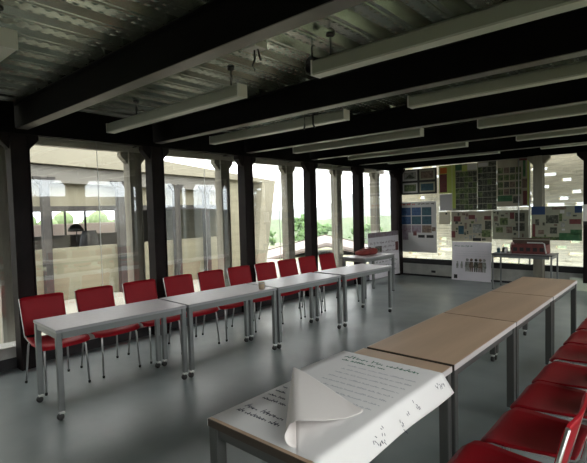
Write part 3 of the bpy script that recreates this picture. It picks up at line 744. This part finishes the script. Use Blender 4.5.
# sheet with drawings along the left wall in the corner
r = poster('drawing_sheet', 'pinkish sheet of pale drawings leaning on the left columns in the far corner', 'poster', 0, 1.38, 0, 1.04, 0, 'lilac', [('pink_header', 0, 1, .90, 1, 'mauve'), ('dark_drawing', .22, .42, .56, .70, 'dark'), ('red_drawing', .88, .98, .55, .75, 'red')], rz=math.pi / 2, loc=(-.93, 8.54, .06), tilt=-.03)
strokes(r, 'pink_drawing', [(.08, 1.2, .78 - k * .10, .07) for k in range(3)], PH['mauve'], 21, .012)
strokes(r, 'grey_drawing', [(.10, 1.25, .34 - k * .11, .08) for k in range(3)], PH['grey'], 22, .012)

# ================================================================== PAPER ON THE NEAREST BEECH TABLE
EX = RX + RW                       # right edge of the table
TZ = TH + .0012
def drape(x, y, lift=0.0):
    """table surface, rolling over the right edge"""
    over = x - (EX - .004)
    if over <= 0: return Vector((x, y, TZ + lift)), Vector((0, 0, 1))
    R_ = .012; a = over / R_
    if a < math.pi / 2 * .62:
        return Vector((EX - .004 + R_ * math.sin(a), y, TZ - R_ + R_ * math.cos(a) + lift)), Vector((math.sin(a), 0, math.cos(a)))
    a0 = math.pi / 2 * .62; d = over - R_ * a0
    return Vector((EX - .004 + R_ * math.sin(a0) + d * math.cos(a0), y, TZ - R_ + R_ * math.cos(a0) - d * math.sin(a0) + lift)), Vector((math.sin(a0), 0, math.cos(a0)))
ya, yb_ = 1.222, 2.335
under = thing('flip_chart_paper', 'large handwritten sheet lying flat on the nearest beech table', 'paper', (2.80, ya, TZ))
inv = Matrix.Translation((-2.80, -ya, -TZ))
b = MB(); b.sheet(lambda u, v: ((2.795 + .56 * u, ya + (yb_ - ya) * v, TZ + .0005), (0, 0, 1)), 4, 4, .0008)
o = b.build('sheet', MAT['paper'], under); o.matrix_parent_inverse = inv
def hand(rows, parent, inv, name, m, seed, wd, z):
    """handwriting on the table: rows (x0, x1, y, height), letters stand along +y"""
    rr = random.Random(seed); b = MB()
    for (x0, x1, y, h) in rows:
        x = x0
        while x < x1:
            for k in range(rr.randint(2, 7)):
                if x > x1: break
                c = h * rr.uniform(.35, 1.0); sl = rr.uniform(-.2, .3) * h; w_ = h * rr.uniform(.35, .6)
                for (p, q) in (((x, y), (x + sl, y + c)), ((x, y + c * .5), (x + w_, y + c * rr.uniform(.2, .8))), ((x + w_, y), (x + w_ * .9, y + c * .6))):
                    d = Vector((q[0] - p[0], q[1] - p[1])); 
                    if d.length < 1e-5: continue
                    n_ = Vector((-d.y, d.x)).normalized() * wd / 2
                    pts = []
                    for (px_, py_, s_) in ((p[0], p[1], 1), (q[0], q[1], 1), (q[0], q[1], -1), (p[0], p[1], -1)):
                        P, N = drape(px_ + n_.x * s_, py_ + n_.y * s_); pts.append(P + N * z)
                    b.poly(pts)
                x += w_ * 1.25
            x += h * .55
    o = b.build(name, m, parent); o.matrix_parent_inverse = inv; return tag(o, kind='stuff')
fold = lambda y: 3.21 - (y - 1.28) * .617 / .787
hand([(2.83, fold(1.345) - .06, 1.335, .034), (2.83, fold(1.40) - .06, 1.385, .040), (2.83, fold(1.5) - .06, 1.50, .024), (2.82, fold(1.56) - .06, 1.55, .024), (2.82, fold(1.62) - .05, 1.605, .022), (2.82, fold(1.68) - .05, 1.66, .022), (2.82, fold(1.74) - .05, 1.715, .020)], under, inv, 'handwriting', MAT['ink'], 31, .0045, .0012)

top = thing('flip_chart_paper', 'large white sheet with a curled-over corner, hanging over the table edge', 'paper', (2.80, ya, TZ))
Lp = Vector((3.265, ya + .03)); Tp = Vector((2.715, 1.87)); fd = (Tp - Lp); FL = fd.length; fd.normalize(); fn = Vector((fd.y, -fd.x))   # fn points right
XO = EX + .112
def top_fn(u, v):
    """v along y; u from the fold / left edge to the hanging edge"""
    y = ya + (yb_ - ya) * v
    if y <= Tp.y: xl = Lp.x + (Tp.x - Lp.x) * (y - Lp.y) / (Tp.y - Lp.y)
    else: xl = Tp.x + (2.80 - Tp.x) * 0 + .03 * (y - Tp.y)
    x1 = XO + .004 * math.sin(v * 9)
    x = xl + (x1 - xl) * (u ** .7)
    P, N = drape(x, y)
    wob = .0012 * math.sin(x * 37 + y * 21) * (x < EX - .05)
    return P + N * (.0022 + abs(wob)), N
b = MB(); b.sheet(top_fn, 44, 30, .0008); o = b.build('sheet', MAT['paper'], top); o.matrix_parent_inverse = inv
# the corner: rolls up along the fold line and lies back over the sheet
sR, wR = .29, .31
def flap(u, v):
    s_ = v; al = s_ * FL
    w_ = wR * (min(al / sR, 1) if al < sR else max(0, (FL - al) / (FL - sR)))
    r_ = .044 * (1 - s_) + .010 * s_
    arc = math.pi * r_
    tot = arc * min(1, .55 + al / sR * .45) + max(w_, .002)
    a = u * tot
    if a < arc:
        q = -r_ * math.sin(a / r_); z = r_ * (1 - math.cos(a / r_)); nq, nz = -math.sin(a / r_), -math.cos(a / r_)
    else:
        d = a - arc; k_ = min(1, d / max(wR * .8, 1e-3)); q = d; z = 2 * r_ * (1 - k_) ** 1.2 + .004; nq, nz = .15, 1
        z = min(z, 2 * r_)
    P = Lp + fd * al + fn * (q + .0)
    return (P.x, P.y, TZ + .003 + z), (fn.x * nq, fn.y * nq, nz)
b = MB(); b.sheet(flap, 40, 30, .0008); o = b.build('curled_corner', mat('paper_back', (.80, .76, .74), .8), top); o.matrix_parent_inverse = inv
hand([(2.80, 3.30, 2.235, .052), (2.82, 3.10, 2.185, .028)], top, inv, 'green_title', MAT['ink_green'], 41, .006, .0034)
hand([(max(fold(y), 2.76) + .42, 3.33, y, .014) for y in (1.44, 1.50, 1.56, 1.62)] + [(2.90, 3.32, y, .018) for y in (1.70, 1.76, 1.82, 1.88, 1.94, 2.0, 2.06, 2.12)], top, inv, 'faint_writing', MAT['ink_faint'], 43, .004, .0034)
def side_hand(groups):
    rr = random.Random(51); b = MB()
    for (y0, y1, o0, o1, n) in groups:
        for k in range(n):
            y = y0 + (y1 - y0) * (k + rr.random() * .6) / n; ov = o0 + (o1 - o0) * rr.random()
            y2, ov2 = y + rr.uniform(-.008, .008), ov + rr.uniform(.006, .016)
            d = Vector((ov2 - ov, y2 - y)).normalized(); n_ = Vector((-d.y, d.x)) * .0018
            pts = []
            for (oo, yy, s_) in ((ov, y, 1), (ov2, y2, 1), (ov2, y2, -1), (ov, y, -1)):
                P, N = drape(EX - .004 + oo + n_.x * s_, yy + n_.y * s_); pts.append(P + N * .0036)
            b.poly(pts)
    o = b.build('side_writing', MAT['ink'], top); o.matrix_parent_inverse = inv; tag(o, kind='stuff')
side_hand([(1.56, 1.66, .03, .10, 14), (1.78, 1.80, .02, .12, 6), (1.86, 1.88, .05, .07, 3), (1.95, 1.98, .02, .08, 6), (2.20, 2.29, .02, .06, 12)])

# ================================================================== THINGS ON THE TABLES
t = thing('wooden_cup', 'small light wooden cup on the second grey table of the left row', 'cup', (.605, 3.70, TH), .3)
b = MB(); b.lathe([(.032, 0), (.036, .004), (.038, .075), (.036, .078), (.031, .076), (.029, .012), (.0005, .010)], n=20); b.build('body', mat('light_wood', (.42, .33, .22), .6, var=.15, scale=20, stretch=(1, 1, .1)), t)
b = MB(); b.lathe([(.0386, .058), (.0392, .060), (.0392, .068), (.0386, .070)], n=20); b.build('rim_band', MAT['concrete'], t)

# soft red bag on the corner table
t = thing('bag', 'soft red bag lying on the corner side table', 'bag', (-.38, 7.56, .74), 1.35)
b = MB()
bmesh.ops.create_icosphere(b.bm, subdivisions=4, radius=1)
for v in b.bm.verts:
    p = v.co; sg = lambda q, e: math.copysign(abs(q) ** e, q)
    n_ = math.sin(p.x * 7 + p.y * 3) * .03 + math.sin(p.y * 11 + p.z * 5) * .03
    v.co = Vector((sg(p.x, .6) * .25 * (1 + n_), sg(p.y, .7) * .13 * (1 + n_), (sg(p.z, .7) * .06 + .06) * (1 + .25 * p.x + n_)))
    if v.co.z < .002: v.co.z = .002
for f in b.bm.faces: f.smooth = True
b.build('body', mat('red_fabric', (.22, .035, .03), .85, var=.2, scale=12), t)
b = MB(); b.tube([(-.15, 0, .09), (-.10, .01, .135), (.0, .02, .15), (.1, .01, .145), (.15, 0, .12)], .008); b.build('handle', mat('dark_red_strap', (.10, .015, .015), .8), t)
b = MB(); b.tube([(-.2, -.01, .10), (-.05, -.03, .118), (.18, -.02, .132)], .004); b.build('zip', MAT['black'], t)

# red crate, rolled papers and small things on the far table
ty = 9.22; tz = .71
t = thing('crate', 'dark red crate with a pale bent-tube handle on the far table', 'crate', (2.08, 9.50, tz))
cr = mat('dark_red_plastic', (.15, .035, .032), .6, var=.2, scale=10)
b = MB(); x0, x1, y0, y1, h = -.30, .30, -.17, .17, .17
b.box(x0, x1, y0, y1, 0, .012); b.box(x0, x1, y0, y0 + .012, .012, h); b.box(x0, x1, y1 - .012, y1, .012, h); b.box(x0, x0 + .012, y0 + .012, y1 - .012, .012, h); b.box(x1 - .012, x1, y0 + .012, y1 - .012, .012, h)
b.build('body', cr, t, .003)
b = MB()
for k in range(5): b.box(x0 + .03 + k * .115, x0 + .10 + k * .115, y0 - .004, y0, .05, .12)
b.build('slot', MAT['dark_gap'], t)
b = MB(); b.tube([(-.02, y0 - .008, .215), (.24, y0 - .008, .215), (.27, y0 - .008, .20), (.30, y0 - .008, .02)], .012); b.build('handle', mat('pale_tube', (.62, .62, .60), .35), t)
t = thing('cardboard_box', 'brown cardboard box with dark folded cloth behind the red crate', 'box', (2.02, 9.705, tz - .0))
b = MB(); b.box(-.32, .34, -.02, .04, 0, .28); b.build('body', mat('dark_brown_card', (.09, .06, .045), .8, var=.2, scale=8), t, .004)
b = MB(); b.box(-.32, .34, -.022, -.02, .24, .26); b.build('tape', PH['olive'], t)
pl = mat('pink_card', (.45, .30, .28), .8)
t = thing('carton', 'small pinkish carton left of the red crate on the far table', 'box', (1.735, 9.56, tz))
b = MB(); b.box(-.035, .035, -.03, .03, 0, .16); b.prism([(-.035, .16), (.035, .16), (.012, .20), (-.012, .20)], 'y', -.03, .03); b.build('body', pl, t, .003)
b = MB(); b.box(-.036, .036, -.032, -.03, .05, .10); b.build('label_band', PH['red'], t)
for i, (x, y, m, l) in enumerate(((1.52, 9.40, 'teal', 'small teal jar at the left end of the far table'), (1.58, 9.52, 'dark', 'small dark jar between the teal jar and the pale one'), (1.655, 9.42, 'white', 'small pale jar next to the pinkish carton'))):
    t = thing('jar', l, 'jar', (x, y, tz), group='jars on the far table')
    b = MB(); b.lathe([(.028, 0), (.032, .006), (.032, .07), (.024, .082), (.024, .088)], n=16); b.build('body', PH[m], t)
    b = MB(); b.lathe([(.027, .088), (.027, .106), (.024, .108)], n=16); b.build('lid', MAT['lamp_end'], t)

# pale board standing low against the far base, right of the last beech table
t = thing('board', 'pale greenish board leaning low against the far base near the right edge', 'board', (2.66, 9.86, 0), 0)
t.rotation_euler = (-.25, 0, 0)
MB().box(0, .62, 0, .012, 0, .24).build('panel', mat('pale_green_board', (.56, .62, .50), .6), t)
MB().box(-.01, .63, -.004, .016, .24, .255).build('top_rail', MAT['frame'], t)
t = thing('socket_outlet', 'small dark outlet on the concrete base of the far wall', 'outlet', (-.16, DY - .0, .10))
MB().box(-.05, .05, -.012, 0, 0, .05).build('plate', MAT['black'], t); MB().lathe([(.012, -.016), (.012, -.012)], (.02, 0, .025), 10, 0, 'y').build('hole', MAT['rubber'], t)

# ================================================================== HAZE
hz = bpy.data.materials.new('haze_air'); hz.use_nodes = True; t_ = hz.node_tree; t_.nodes.clear()
o_ = t_.nodes.new('ShaderNodeOutputMaterial'); v_ = t_.nodes.new('ShaderNodeVolumeScatter')
v_.inputs['Color'].default_value = (.90, .95, 1, 1); v_.inputs['Density'].default_value = .0013; v_.inputs['Anisotropy'].default_value = .2
t_.links.new(v_.outputs[0], o_.inputs['Volume'])
o = MB().box(-420, 80, 48, 680, -40, 75).build('haze', hz); tag(o, 'pale blue haze over the distant valley and mountain', 'haze', kind='stuff')
